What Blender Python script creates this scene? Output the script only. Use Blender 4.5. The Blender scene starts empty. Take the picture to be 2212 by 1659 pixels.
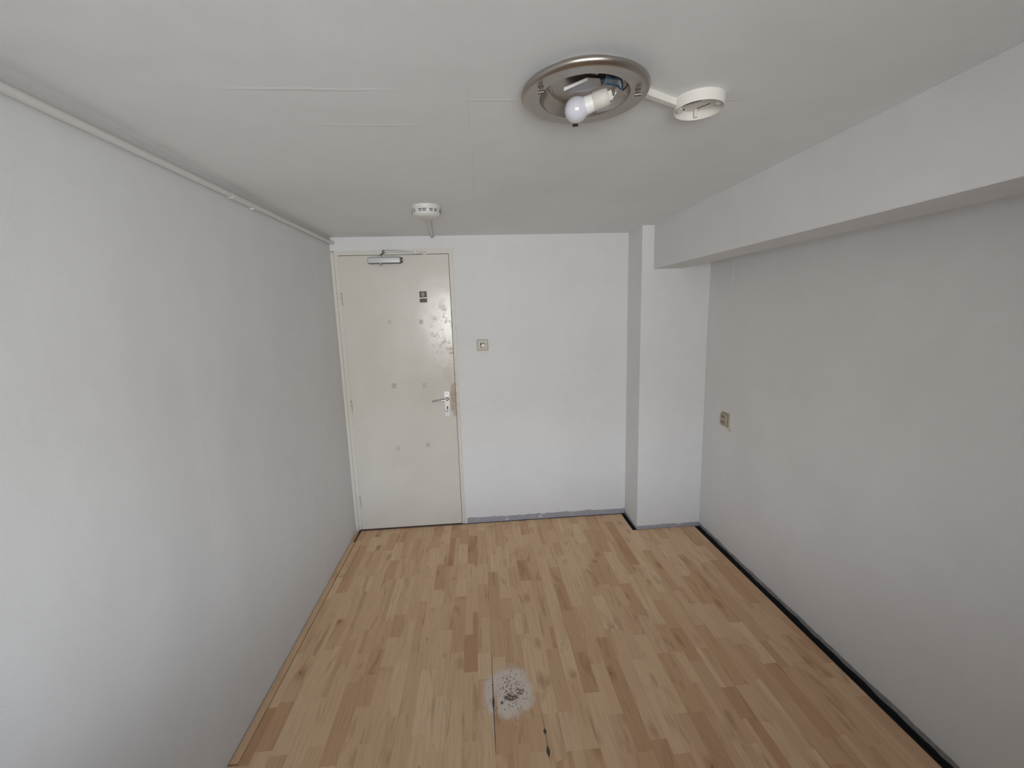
import bpy, bmesh, math, random
from mathutils import Vector, Matrix
random.seed(7)
S = bpy.context.scene
COL = S.collection
PI = math.pi

# ---------------------------------------------------------------- camera
YAW, PITCH, ROLL = 0.0769, -0.1641, -0.0297
CAM = Vector((0.9806, -3.1725, 1.6119))
fwd = Vector((math.sin(YAW)*math.cos(PITCH), math.cos(YAW)*math.cos(PITCH), math.sin(PITCH)))
rgt = Vector((math.cos(YAW), -math.sin(YAW), 0))
up = rgt.cross(fwd)
r2 = math.cos(ROLL)*rgt + math.sin(ROLL)*up
u2 = -math.sin(ROLL)*rgt + math.cos(ROLL)*up
cam = bpy.data.objects.new('camera', bpy.data.cameras.new('camera'))
COL.objects.link(cam)
cam.data.sensor_width = 36
cam.data.sensor_fit = 'HORIZONTAL'
cam.data.lens = 934.57*36/2212
cam.data.clip_start = 0.02
m3 = Matrix((r2, u2, -fwd)).transposed()
cam.matrix_world = Matrix.Translation(CAM) @ m3.to_4x4()
S.camera = cam

# ---------------------------------------------------------------- colour management
S.view_settings.view_transform = 'Standard'
S.view_settings.look = 'None'
S.view_settings.exposure = 0.0
S.view_settings.gamma = 1.0
S.view_settings.use_curve_mapping = False

# ---------------------------------------------------------------- sky: bright overcast above the roofs opposite, dim street below
SKY = 39.8
SKY_TOP = (0.82, 0.93, 1.12)
SKY_LOW = (0.94, 1.0, 1.08)
STREET = (0.55, 0.545, 0.54)
HZ = 12                           # roof line opposite, degrees above the horizon
SIDE_L = (-1.1, -.08, .18)         # tangent of azimuth: from, to, dimmed to
SIDE_R = (.25, 1.2, .13)
STEEP = (.13, .52, .20)
W_ = bpy.data.worlds.new('overcast_sky'); S.world = W_
W_.use_nodes = True
nt = W_.node_tree; nt.nodes.clear()
def wn(ty, **kw):
    nd = nt.nodes.new(ty)
    for k_, v_ in kw.items(): setattr(nd, k_, v_)
    return nd
def wm(op, a_, b_=0.0):
    nd = wn('ShaderNodeMath', operation=op)
    for i_, v_ in enumerate((a_, b_)):
        if isinstance(v_, (int, float)): nd.inputs[i_].default_value = v_
        else: nt.links.new(v_, nd.inputs[i_])
    return nd.outputs[0]
def wss(x_, lo, hi, a_, b_):
    nd = wn('ShaderNodeMapRange', interpolation_type='SMOOTHSTEP')
    nt.links.new(x_, nd.inputs[0])
    for i_, v_ in enumerate((lo, hi, a_, b_)): nd.inputs[i_+1].default_value = v_
    return nd.outputs[0]
tc = wn('ShaderNodeTexCoord'); sx = wn('ShaderNodeSeparateXYZ'); rp = wn('ShaderNodeValToRGB')
bg = wn('ShaderNodeBackground'); wo = wn('ShaderNodeOutputWorld')
nt.links.new(tc.outputs['Generated'], sx.inputs[0])
dx_, dy_, dz_ = sx.outputs
nt.links.new(wm('ADD', wm('MULTIPLY', dz_, .5), .5), rp.inputs[0])
# sky dimmed at the sides and steep angles, shaped to darken near walls and ceiling
az = wm('DIVIDE', dx_, wm('MAXIMUM', wm('MULTIPLY', dy_, -1.0), .05))
left_ = wss(az, SIDE_L[0], SIDE_L[1], SIDE_L[2], 1.0)
right_ = wss(az, SIDE_R[0], SIDE_R[1], 1.0, SIDE_R[2])
steep = wss(wm('ABSOLUTE', dz_), STEEP[0], STEEP[1], 1.0, STEEP[2])
nt.links.new(rp.outputs[0], bg.inputs[0]); nt.links.new(bg.outputs[0], wo.inputs[0])
nt.links.new(wm('MULTIPLY', wm('MULTIPLY', wm('MULTIPLY', left_, right_), steep), SKY), bg.inputs[1])
el = rp.color_ramp.elements
el[0].position = 0.0; el[0].color = (*STREET, 1)
el[1].position = 1.0; el[1].color = (*SKY_TOP, 1)
for dg, cc in ((HZ-3, STREET), (HZ+3, SKY_LOW), (40, SKY_TOP)):
    e = el.new(0.5+0.5*math.sin(math.radians(dg))); e.color = (*cc, 1)

# window daylight portal (guides sky sampling only)
WX0, WX1, WZ0, WZ1, WY, RY = 0.22, 1.60, 1.05, 1.93, -4.15, -3.82
pl = bpy.data.lights.new('window_portal', 'AREA'); pl.shape = 'RECTANGLE'
pl.size = WX1-WX0; pl.size_y = WZ1-WZ0
pl.cycles.is_portal = True
po = bpy.data.objects.new('window_portal', pl); COL.objects.link(po)
po.location = ((WX0+WX1)/2, WY-0.03, (WZ0+WZ1)/2)
po.rotation_euler = (PI/2, 0, 0)      # shines along +Y

# ---------------------------------------------------------------- room numbers (metres)
H, W = 2.1528, 2.580
CX, CD = 2.0994, 0.267           # pillar left face, depth
BX0, BX1, BZ = 2.1808, 2.3775, 1.8711   # beam
BACK = RY

# ---------------------------------------------------------------- helpers
def obj(name, bm, m, parent=None, smooth=False, kind=None, label=None):
    me = bpy.data.meshes.new(name)
    if parent is not None:
        off = Vector(parent.location)
        p = parent.parent
        while p is not None:
            off += Vector(p.location); p = p.parent
        bmesh.ops.translate(bm, verts=bm.verts, vec=-off)
    bmesh.ops.recalc_face_normals(bm, faces=bm.faces)
    bm.to_mesh(me); bm.free()
    if m is not None: me.materials.append(m)
    if smooth:
        for p in me.polygons: p.use_smooth = True
        try: me.set_sharp_from_angle(angle=math.radians(38))
        except Exception: pass
    o = bpy.data.objects.new(name, me); COL.objects.link(o)
    if parent is not None: o.parent = parent
    if kind: o['kind'] = kind
    if label: o['label'] = label
    return o
def thing(name, loc, label, cat, group=None, kind=None):
    o = bpy.data.objects.new(name, None); COL.objects.link(o)
    o.location = loc; o.empty_display_size = .02
    if label: o['label'] = label
    if cat: o['category'] = cat
    if group: o['group'] = group
    if kind: o['kind'] = kind
    return o
def tag(o, label, cat, group=None):
    o['label'] = label; o['category'] = cat
    if group: o['group'] = group
    return o
def box(bm, x0, x1, y0, y1, z0, z1, bev=0, seg=2):
    r = bmesh.ops.create_cube(bm, size=1)
    vs = r['verts']
    for v in vs:
        v.co = Vector((x0+(v.co.x+.5)*(x1-x0), y0+(v.co.y+.5)*(y1-y0), z0+(v.co.z+.5)*(z1-z0)))
    if bev:
        es = set(e for v in vs for e in v.link_edges)
        r = bmesh.ops.bevel(bm, geom=list(es), offset=bev, segments=seg, affect='EDGES', profile=.5)
        vs = [v for v in r['verts']] + [v for v in vs if v.is_valid]
    return list(set(v for v in vs if v.is_valid))
def BM(): return bmesh.new()
def bxm(*a, **k):
    bm = BM(); box(bm, *a, **k); return bm
def lathe(bm, prof, n=64, mat=None, close=False):
    """prof: list of (r,z); axis Z; mat: Matrix applied"""
    rings = []
    for r, z in prof:
        if r < 1e-6: rings.append([bm.verts.new((0, 0, z))])
        else: rings.append([bm.verts.new((r*math.cos(2*PI*i/n), r*math.sin(2*PI*i/n), z)) for i in range(n)])
    for a, b in zip(rings[:-1], rings[1:]):
        for i in range(n):
            j = (i+1) % n
            if len(a) == 1 and len(b) == 1: continue
            if len(a) == 1: bm.faces.new((a[0], b[i], b[j]))
            elif len(b) == 1: bm.faces.new((a[i], a[j], b[0]))
            else: bm.faces.new((a[i], a[j], b[j], b[i]))
    vs = [v for r in rings for v in r]
    if mat is not None: bmesh.ops.transform(bm, matrix=mat, verts=vs)
    return vs
def axis_mat(p, d):
    d = Vector(d).normalized()
    q = Vector((0, 0, 1)).rotation_difference(d)
    return Matrix.Translation(Vector(p)) @ q.to_matrix().to_4x4()
def cyl(bm, p0, p1, r0, r1=None, n=24, cap=True):
    if r1 is None: r1 = r0
    p0 = Vector(p0); p1 = Vector(p1); L = (p1-p0).length
    pr = [(r0, 0), (r1, L)]
    if cap: pr = [(0, 0)]+pr+[(0, L)]
    return lathe(bm, pr, n, axis_mat(p0, p1-p0))
def tube(bm, pts, rad, n=12, flat=1.0, cap=True):
    """swept tube; rad number or list; flat = scale of the second axis"""
    P = [Vector(p) for p in pts]
    if not isinstance(rad, (list, tuple)): rad = [rad]*len(P)
    prev = None; rings = []
    for i, p in enumerate(P):
        t = (P[min(i+1, len(P)-1)]-P[max(i-1, 0)]).normalized()
        if prev is None:
            a = t.orthogonal().normalized()
        else:
            a = (prev - t*prev.dot(t)).normalized()
        prev = a; b = t.cross(a)
        rings.append([bm.verts.new(p + rad[i]*(math.cos(2*PI*k/n)*a + flat*math.sin(2*PI*k/n)*b)) for k in range(n)])
    for A, B in zip(rings[:-1], rings[1:]):
        for k in range(n):
            l = (k+1) % n
            bm.faces.new((A[k], A[l], B[l], B[k]))
    if cap:
        bm.faces.new(rings[0][::-1]); bm.faces.new(rings[-1])
def smoothpath(pts, k=6):
    P = [Vector(p) for p in pts]; out = []
    for i in range(len(P)-1):
        p0 = P[max(i-1, 0)]; p1 = P[i]; p2 = P[i+1]; p3 = P[min(i+2, len(P)-1)]
        for j in range(k):
            t = j/k
            out.append(.5*((2*p1)+(-p0+p2)*t+(2*p0-5*p1+4*p2-p3)*t*t+(-p0+3*p1-3*p2+p3)*t*t*t))
    out.append(P[-1]); return out
def prism_y(bm, pts, y0, y1):
    """polygon in XZ extruded between y0 and y1"""
    a = [bm.verts.new((x, y0, z)) for x, z in pts]
    b = [bm.verts.new((x, y1, z)) for x, z in pts]
    bm.faces.new(a); bm.faces.new(b[::-1])
    for i in range(len(a)):
        j = (i+1) % len(a)
        bm.faces.new((a[i], b[i], b[j], a[j]))
def prism_x(bm, pts, x0, x1):
    a = [bm.verts.new((x0, y, z)) for y, z in pts]
    b = [bm.verts.new((x1, y, z)) for y, z in pts]
    bm.faces.new(a); bm.faces.new(b[::-1])
    for i in range(len(a)):
        j = (i+1) % len(a)
        bm.faces.new((a[i], b[i], b[j], a[j]))

# ---------------------------------------------------------------- node helpers
class NT:
    def __init__(s, name):
        s.m = bpy.data.materials.new(name); s.m.use_nodes = True
        s.t = s.m.node_tree
        s.b = s.t.nodes['Principled BSDF']
        s.out = s.t.nodes['Material Output']
    def n(s, ty, **kw):
        nd = s.t.nodes.new(ty)
        for k, v in kw.items(): setattr(nd, k, v)
        return nd
    def link(s, a, b): s.t.links.new(a, b)
    def val(s, sock, v):
        if isinstance(v, (int, float)): sock.default_value = v
        elif isinstance(v, (tuple, list)):
            sock.default_value = (*v, 1) if len(v) == 3 and len(sock.default_value) == 4 else v
        else: s.link(v, sock)
    def math(s, op, a, b=0.0, c=0.0, clamp=False):
        nd = s.n('ShaderNodeMath', operation=op); nd.use_clamp = clamp
        s.val(nd.inputs[0], a); s.val(nd.inputs[1], b); s.val(nd.inputs[2], c)
        return nd.outputs[0]
    def mix(s, f, a, b, mode='MIX'):
        nd = s.n('ShaderNodeMix', data_type='RGBA', blend_type=mode)
        s.val(nd.inputs[0], f); s.val(nd.inputs[6], a); s.val(nd.inputs[7], b)
        return nd.outputs[2]
    def pos(s):
        if not hasattr(s, '_p'):
            s._p = s.n('ShaderNodeNewGeometry').outputs['Position']
            q = s.n('ShaderNodeSeparateXYZ'); s.link(s._p, q.inputs[0]); s.xyz = q.outputs
        return s._p
    def noise(s, scale, det=3, rough=.5, vec=None, sc=None, dist=0):
        nd = s.n('ShaderNodeTexNoise'); nd.inputs['Scale'].default_value = scale
        nd.inputs['Detail'].default_value = det; nd.inputs['Roughness'].default_value = rough
        nd.inputs['Distortion'].default_value = dist
        v = vec if vec is not None else s.pos()
        if sc is not None:
            mp = s.n('ShaderNodeMapping'); mp.inputs['Scale'].default_value = sc
            s.link(v, mp.inputs[0]); v = mp.outputs[0]
        s.link(v, nd.inputs['Vector']); return nd.outputs['Fac']
    def ss(s, x, lo, hi, a=0.0, b=1.0):
        nd = s.n('ShaderNodeMapRange', interpolation_type='SMOOTHSTEP')
        s.val(nd.inputs[0], x); s.val(nd.inputs[1], lo); s.val(nd.inputs[2], hi)
        s.val(nd.inputs[3], a); s.val(nd.inputs[4], b); return nd.outputs[0]
    def blob(s, c, r, jitter=0.0, jn=None, soft=.35):
        """1 inside an ellipsoid centred c with radii r (metres), fading out"""
        s.pos(); tot = None
        for i in range(3):
            if r[i] is None: continue
            d = s.math('MULTIPLY', s.math('SUBTRACT', s.xyz[i], c[i]), 1.0/r[i])
            d = s.math('MULTIPLY', d, d)
            tot = d if tot is None else s.math('ADD', tot, d)
        d = s.math('SQRT', tot)
        if jn is not None: d = s.math('ADD', d, s.math('MULTIPLY', s.math('SUBTRACT', jn, .5), jitter))
        return s.ss(d, 1-soft, 1+soft, 1, 0)
    def bump(s, h, dist=.001, strength=1.0, prev=None):
        nd = s.n('ShaderNodeBump'); nd.inputs['Distance'].default_value = dist
        nd.inputs['Strength'].default_value = strength; s.link(h, nd.inputs['Height'])
        if prev is not None: s.link(prev, nd.inputs['Normal'])
        return nd.outputs[0]
    def set(s, base=None, rough=None, metal=None, normal=None, spec=None, **kw):
        B = s.b.inputs
        if base is not None: s.val(B['Base Color'], base)
        if rough is not None: s.val(B['Roughness'], rough)
        if metal is not None: s.val(B['Metallic'], metal)
        if normal is not None: s.link(normal, B['Normal'])
        if spec is not None: s.val(B['Specular IOR Level'], spec)
        for k, v in kw.items(): s.val(B[k], v)
        return s.m
def simple(name, col, rough=.5, metal=0.0, spec=.5, bump=0, bscale=200, var=0.0):
    t = NT(name)
    base = col
    if var:
        n = t.noise(30, 3)
        base = t.mix(n, tuple(c*(1-var) for c in col), tuple(min(1, c*(1+var)) for c in col))
    nrm = t.bump(t.noise(bscale, 2), bump) if bump else None
    return t.set(base, rough, metal, nrm, spec)

# ---------------------------------------------------------------- materials
WALLC = (0.77, 0.768, 0.766)
def paint(name, col=WALLC, blotch=.035, fine=.00035, wave=.004, seams=None, rough=.85, wsc=(1, 1, 1)):
    t = NT(name)
    a = t.noise(2.3, 3, .55, sc=wsc)
    b = t.noise(14, 3)
    f = t.math('ADD', t.math('MULTIPLY', a, .7), t.math('MULTIPLY', b, .3))
    f = t.ss(f, .3, .7)
    base = t.mix(f, tuple(c*(1-blotch) for c in col), tuple(min(.9, c*(1+blotch*.5)) for c in col))
    n1 = t.bump(t.noise(2.0, 2, .5, sc=wsc), wave*1.6)
    n2 = t.bump(t.noise(520, 2, .6), fine, 1.0, n1)
    if seams: base, n2 = seams(t, base, n2)
    return t.set(base, rough, 0, n2, .3)
M = {}
def left_seams(t, base, n):
    # faint vertical paper joints on the left wall
    w = t.math('MULTIPLY', t.math('SUBTRACT', t.noise(3, 2), .5), .012)
    y = t.math('ADD', t.xyz[1], w)
    h = None
    for yy, lo, hi in ((-1.62, .35, 1.6), (-1.07, .05, .9), (-.55, .1, 1.8)):
        d = t.math('ABSOLUTE', t.math('SUBTRACT', y, yy))
        k = t.ss(d, .0, .012, 1, 0)
        k = t.math('MULTIPLY', k, t.ss(t.xyz[2], lo, lo+.25))
        k = t.math('MULTIPLY', k, t.ss(t.xyz[2], hi-.25, hi, 1, 0))
        h = k if h is None else t.math('MAXIMUM', h, k)
    return base, t.bump(h, .00022, 1.0, n)
def ceil_seams(t, base, n):
    w = t.math('MULTIPLY', t.math('SUBTRACT', t.noise(9, 3), .5), .008)
    x = t.math('ADD', t.xyz[0], w); y = t.math('ADD', t.xyz[1], w)
    def line(a, c, wd, b, lo, hi, f=.08):
        k = t.ss(t.math('ABSOLUTE', t.math('SUBTRACT', a, c)), 0, wd, 1, 0)
        k = t.math('MULTIPLY', k, t.ss(b, lo, lo+f)); return t.math('MULTIPLY', k, t.ss(b, hi-f, hi, 1, 0))
    h = line(x, .983, .004, t.xyz[1], -2.05, -1.72)
    h = t.math('MAXIMUM', h, line(x, .99, .003, t.xyz[1], -1.7, -.9))
    h = t.math('MAXIMUM', h, line(y, -1.952, .005, t.xyz[0], .96, 1.12, .03))
    h = t.math('MAXIMUM', h, line(y, -2.0, .009, t.xyz[0], .35, .86, .15))
    h = t.math('MAXIMUM', h, t.math('MULTIPLY', line(y, -1.80, .014, t.xyz[0], .45, .95, .2), .8))
    h = t.math('MAXIMUM', h, line(y, -1.962, .004, t.xyz[0], 1.64, 1.76, .04))
    big = t.bump(t.noise(1.1, 2, .5), .02, 1.0, n)
    # hairline crack beside the empty base, dark
    crk = t.math('MULTIPLY', t.ss(t.math('ABSOLUTE', t.math('SUBTRACT', t.math('ADD', y, t.math('MULTIPLY', x, .35)), -1.372)), 0, .0022, 1, 0),
                 t.math('MULTIPLY', t.ss(t.xyz[0], 1.66, 1.675), t.ss(t.xyz[0], 1.715, 1.73, 1, 0)))
    base = t.mix(t.math('MULTIPLY', crk, t.math('MULTIPLY', t.noise(60, 2), .75)), base, (.35, .33, .31))
    return base, t.bump(h, .0006, 1.0, big)
M['wall_left'] = paint('white_wallpaper', (.752, .768, .776), seams=left_seams, wsc=(1, 1.3, .6), wave=.003)
M['wall_back'] = paint('white_wall_paint', (.772, .778, .78))
M['wall_right'] = paint('white_wall_paint_right', (.785, .782, .778), wsc=(1, 1, .7))
M['ceiling'] = paint('white_ceiling_paint', (.828, .85, .856), seams=ceil_seams, wave=.004)
M['beam'] = paint('white_beam_paint', (.76, .768, .768))
M['trimwhite'] = simple('old_white_gloss', (.70, .695, .68), .5, bump=.0004, bscale=60, var=.03)

# raw lilac-grey plaster where skirting boards were pulled off
t = NT('raw_grey_plaster'); n = t.noise(55, 5, .65, sc=(1, 1, 2.2)); n2 = t.noise(16, 4, .6)
c = t.mix(t.ss(n, .3, .7), (.345, .34, .375), (.44, .435, .465))
c = t.mix(t.ss(n2, .60, .66, 0, .8), c, (.66, .65, .66))
c = t.mix(t.ss(t.noise(95, 3, .6), .71, .76), c, (.16, .12, .10))
M['plaster'] = t.set(c, .9, 0, t.bump(n, .002), .2)
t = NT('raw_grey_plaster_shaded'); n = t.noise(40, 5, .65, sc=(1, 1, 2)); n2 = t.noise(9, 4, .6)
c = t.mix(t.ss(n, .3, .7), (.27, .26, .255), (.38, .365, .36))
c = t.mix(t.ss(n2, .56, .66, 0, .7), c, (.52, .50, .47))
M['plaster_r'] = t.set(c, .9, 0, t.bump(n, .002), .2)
M['underlay'] = simple('black_underlay', (.018, .018, .022), .8, var=.2)
M['dark'] = simple('dark_gap', (.03, .022, .018), .8)

# cream gloss door paint with wear
t = NT('cream_door_gloss'); t.pos()
jn = t.noise(26, 4, .6); jf = t.noise(70, 4, .65); big = t.noise(3.0, 3)
c = t.mix(t.ss(big, .3, .7), (.67, .645, .59), (.705, .68, .63))
# greyer, dirtier area by the handle edge where paint has been rubbed
rub = t.blob((.74, 0, 1.46), (.10, None, .24), .9, jn)
c = t.mix(t.math('MULTIPLY', rub, t.ss(jf, .42, .60, 0, .55)), c, (.56, .55, .49))
d1 = t.blob((.795, 0, 1.00), (.032, None, .125), 1.1, jn, .3)
d2 = t.blob((.790, 0, 1.335), (.018, None, .06), 1.6, jf, .2)
d3 = t.blob((.722, 0, 1.335), (.014, None, .045), 1.9, jf, .15)
d4 = t.blob((.765, 0, 1.19), (.045, None, .08), 1.3, jn, .4)
c = t.mix(t.math('MULTIPLY', d4, .22), c, (.50, .40, .28))
c = t.mix(t.math('MULTIPLY', d1, t.ss(jf, .30, .62, .35, .85)), c, (.42, .33, .22))
c = t.mix(t.math('MULTIPLY', d2, t.ss(jf, .45, .58, 0, .85)), c, (.38, .29, .19))
c = t.mix(t.math('MULTIPLY', d3, t.ss(jf, .47, .60, 0, .75)), c, (.45, .38, .28))
edge = t.math('MULTIPLY', t.ss(t.xyz[0], .792, .803), t.math('MULTIPLY', t.ss(t.xyz[2], .75, .9), t.ss(t.xyz[2], 1.75, 1.95, 1, 0)))
c = t.mix(t.math('MULTIPLY', edge, t.ss(jf, .56, .64, 0, .55)), c, (.40, .31, .20))
# small specks and scuffs low on the leaf
vo = t.n('ShaderNodeTexVoronoi'); vo.inputs['Scale'].default_value = 17; t.link(t.pos(), vo.inputs['Vector'])
sp = t.ss(vo.outputs['Distance'], .045, .07, 1, 0)
sel = t.n('ShaderNodeSeparateColor'); t.link(vo.outputs['Color'], sel.inputs[0])
sp = t.math('MULTIPLY', sp, t.ss(sel.outputs[0], .80, .82))
c = t.mix(t.math('MULTIPLY', sp, .65), c, (.26, .23, .20))
sc = t.math('MULTIPLY', t.blob((.75, 0, .20), (.10, None, .10), .8, jn), t.ss(jf, .60, .68))
c = t.mix(t.math('MULTIPLY', sc, .35), c, (.40, .38, .36))
rg = t.math('ADD', .20, t.math('MULTIPLY', t.ss(t.noise(6, 2), .35, .7), .02))
rg = t.math('ADD', rg, t.math('MULTIPLY', t.math('MULTIPLY', rub, t.ss(jn, .50, .60)), .22))
nb = t.bump(t.noise(3.5, 2), .003); nb = t.bump(t.noise(22, 3), .00018, 1, nb)
M['door'] = t.set(c, rg, 0, nb, .5)
t = NT('cream_frame_gloss'); jf = t.noise(60, 4, .6)
c = t.mix(t.noise(5, 3), (.68, .655, .60), (.73, .71, .66))
k = t.math('MULTIPLY', t.blob((.81, 0, 1.0), (.014, None, .22), 1.0, jf, .3), t.ss(jf, .50, .64, 0, .7))
c = t.mix(k, c, (.40, .33, .24))
k = t.math('MULTIPLY', t.blob((.81, 0, 1.45), (.012, None, .35), 1.2, jf, .3), t.ss(jf, .58, .66, 0, .4))
c = t.mix(k, c, (.45, .40, .30))
# bare foot of the left jamb
k = t.math('MULTIPLY', t.ss(t.xyz[2], .02, .05, 1, 0), t.ss(t.noise(80, 3), .45, .55, 0, .7))
c = t.mix(k, c, (.48, .45, .47))
M['frame'] = t.set(c, .45, 0, t.bump(jf, .0006), .4)

# laminate floor: each printed strip is a quad carrying its own tone and offset
t = NT('laminate_floor'); t.pos()
at = t.n('ShaderNodeAttribute', attribute_name='tone', attribute_type='GEOMETRY')
sp_ = t.n('ShaderNodeSeparateColor'); t.link(at.outputs['Color'], sp_.inputs[0])
tone, off, hue = sp_.outputs
cb = t.n('ShaderNodeCombineXYZ')
t.link(t.math('ADD', t.xyz[0], t.math('MULTIPLY', off, 37.0)), cb.inputs[0])
t.link(t.math('ADD', t.xyz[1], t.math('MULTIPLY', hue, 23.0)), cb.inputs[1])
t.link(off, cb.inputs[2]); V = cb.outputs[0]
g1 = t.noise(1, 4, .6, V, (95, 5.5, 1), .3)
g2 = t.noise(1, 3, .6, V, (330, 9, 1))
g3 = t.noise(1, 3, .55, V, (16, 3.2, 1), 1.2)
r = t.n('ShaderNodeValToRGB'); t.link(tone, r.inputs[0]); E = r.color_ramp.elements
E[0].position = 0; E[0].color = (.575, .338, .195, 1)
E[1].position = 1; E[1].color = (.80, .578, .365, 1)
q = E.new(.22); q.color = (.64, .40, .237, 1)
q = E.new(.5); q.color = (.71, .472, .287, 1)
q = E.new(.78); q.color = (.76, .528, .328, 1)
c = r.outputs[0]
c = t.mix(t.math('MULTIPLY', t.ss(hue, .45, 1), .30), c, (.68, .44, .28))
c = t.mix(t.ss(g1, .42, .72, 0, .20), c, (.36, .195, .10))
c = t.mix(t.ss(g2, .5, .75, 0, .10), c, (.30, .16, .09))
c = t.mix(t.ss(g3, .54, .72, 0, .42), c, (.34, .185, .095))
# knots with a swirl
kv = t.n('ShaderNodeTexVoronoi'); kv.inputs['Scale'].default_value = 1
mp = t.n('ShaderNodeMapping'); mp.inputs['Scale'].default_value = (8.5, 4.2, 1); t.link(V, mp.inputs[0]); t.link(mp.outputs[0], kv.inputs['Vector'])
kc = t.n('ShaderNodeSeparateColor'); t.link(kv.outputs['Color'], kc.inputs[0])
kd = t.math('ADD', kv.outputs['Distance'], t.math('MULTIPLY', t.math('SUBTRACT', t.noise(1, 3, .6, V, (60, 30, 1)), .5), .16))
has = t.ss(kc.outputs[0], .50, .52)
c = t.mix(t.math('MULTIPLY', t.ss(kd, .04, .28, .55, 0), has), c, (.40, .20, .10))
c = t.mix(t.math('MULTIPLY', t.ss(kd, .012, .045, .65, 0), has), c, (.16, .075, .04))
# fine dark dashes
dv = t.n('ShaderNodeTexVoronoi'); mp = t.n('ShaderNodeMapping'); mp.inputs['Scale'].default_value = (38, 6, 1)
t.link(V, mp.inputs[0]); t.link(mp.outputs[0], dv.inputs['Vector']); dv.inputs['Scale'].default_value = 1
dc = t.n('ShaderNodeSeparateColor'); t.link(dv.outputs['Color'], dc.inputs[0])
c = t.mix(t.math('MULTIPLY', t.ss(dv.outputs['Distance'], .05, .12, .7, 0), t.ss(dc.outputs[1], .955, .96)), c, (.13, .07, .04))
# board joints every 195 mm
bx = t.math('SUBTRACT', t.math('FRACT', t.math('ADD', t.math('DIVIDE', t.math('SUBTRACT', t.xyz[0], .985), .1945), 20.5)), .5)
bd = t.math('MULTIPLY', t.math('ABSOLUTE', bx), .1945)
c = t.mix(t.ss(bd, .0003, .0018, .24, 0), c, (.22, .12, .07))
# worn white patch with dark specks
jn = t.noise(17, 5, .6); jf = t.noise(75, 3, .6)
lx = t.xyz[0]; ly = t.xyz[1]
worn = t.blob((1.050, -1.548, 0), (.104, .128, None), .95, jn, .20)
worn = t.math('MULTIPLY', worn, t.ss(lx, 1.158, 1.168, 1, 0))
worn = t.math('MULTIPLY', worn, t.ss(t.noise(1, 3, .6, None, (60, 4, 1)), .25, .45, .72, 1))
ridge = t.math('MULTIPLY', t.ss(t.math('ABSOLUTE', t.math('SUBTRACT', lx, .9955)), .003, .008, 1, 0), t.ss(ly, -1.52, -1.60))
worn = t.math('MULTIPLY', worn, t.math('SUBTRACT', 1, t.math('MULTIPLY', ridge, .85)))
c = t.mix(t.math('MULTIPLY', worn, .93), c, t.mix(jf, (.72, .63, .54), (.84, .74, .65)))
def specks(scale, sel, r0, r1):
    vo = t.n('ShaderNodeTexVoronoi'); vo.inputs['Scale'].default_value = scale; t.link(t.pos(), vo.inputs['Vector'])
    s_ = t.n('ShaderNodeSeparateColor'); t.link(vo.outputs['Color'], s_.inputs[0])
    return t.math('MULTIPLY', t.ss(vo.outputs['Distance'], r0, r1, 1, 0), t.math('GREATER_THAN', s_.outputs[1], sel))
d = t.math('MULTIPLY', t.blob((1.050, -1.555, 0), (.085, .145, None), .5, jn, .3), specks(95, .72, .22, .36))
d = t.math('MAXIMUM', d, t.math('MULTIPLY', t.blob((1.060, -1.545, 0), (.050, .075, None), .6, jn, .4), specks(120, .35, .30, .45)))
d = t.math('MAXIMUM', d, t.math('MULTIPLY', t.blob((1.055, -1.575, 0), (.030, .022, None), 1.6, jn, .25), t.ss(jf, .40, .47)))
d = t.math('MAXIMUM', d, t.blob((1.020, -1.600, 0), (.006, .008, None), .5, jf, .3))
d = t.math('MAXIMUM', d, t.math('MULTIPLY', t.blob((1.098, -1.553, 0), (.020, .022, None), 1.6, jn, .3), t.ss(jf, .49, .54)))
c = t.mix(t.math('MULTIPLY', d, .88), c, (.13, .085, .065))
# lifted, cracked joints
def crack(x0, ylo, yhi, prof, c):
    wob = t.math('MULTIPLY', t.math('SUBTRACT', t.noise(1, 3, .6, None, (1, 45, 1)), .5), .0035)
    dx = t.math('ABSOLUTE', t.math('SUBTRACT', t.math('ADD', lx, wob), x0))
    wd = None
    for yc, hl, w in prof:
        k = t.ss(t.math('ABSOLUTE', t.math('SUBTRACT', ly, yc)), 0, hl, w, 0)
        wd = k if wd is None else t.math('MAXIMUM', wd, k)
    ends = t.math('MULTIPLY', t.math('GREATER_THAN', ly, ylo), t.math('LESS_THAN', ly, yhi))
    wd = t.math('MULTIPLY', wd, ends)
    lip = t.math('LESS_THAN', dx, t.math('MULTIPLY', t.math('ADD', wd, t.math('MULTIPLY', ends, .0006)), 1.8))
    c = t.mix(t.math('MULTIPLY', t.math('MULTIPLY', lip, ends), .45), c, (.60, .50, .38))
    dk = t.math('LESS_THAN', dx, wd)
    return t.mix(t.math('MULTIPLY', dk, .9), c, (.06, .03, .016))
c = crack(.9845, -1.822, -1.30, [(-1.60, .30, .0022), (-1.595, .055, .0052), (-1.42, .2, .0011), (-1.74, .12, .0016)], c)
c = crack(1.179, -1.86, -1.655, [(-1.75, .16, .0010), (-1.744, .018, .0062), (-1.822, .030, .0068)], c)
rg = t.math('ADD', .46, t.math('MULTIPLY', g1, .12)); rg = t.math('ADD', rg, t.math('MULTIPLY', worn, .35))
M['floor'] = t.set(c, rg, 0, t.bump(g2, .00008), .18)

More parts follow.
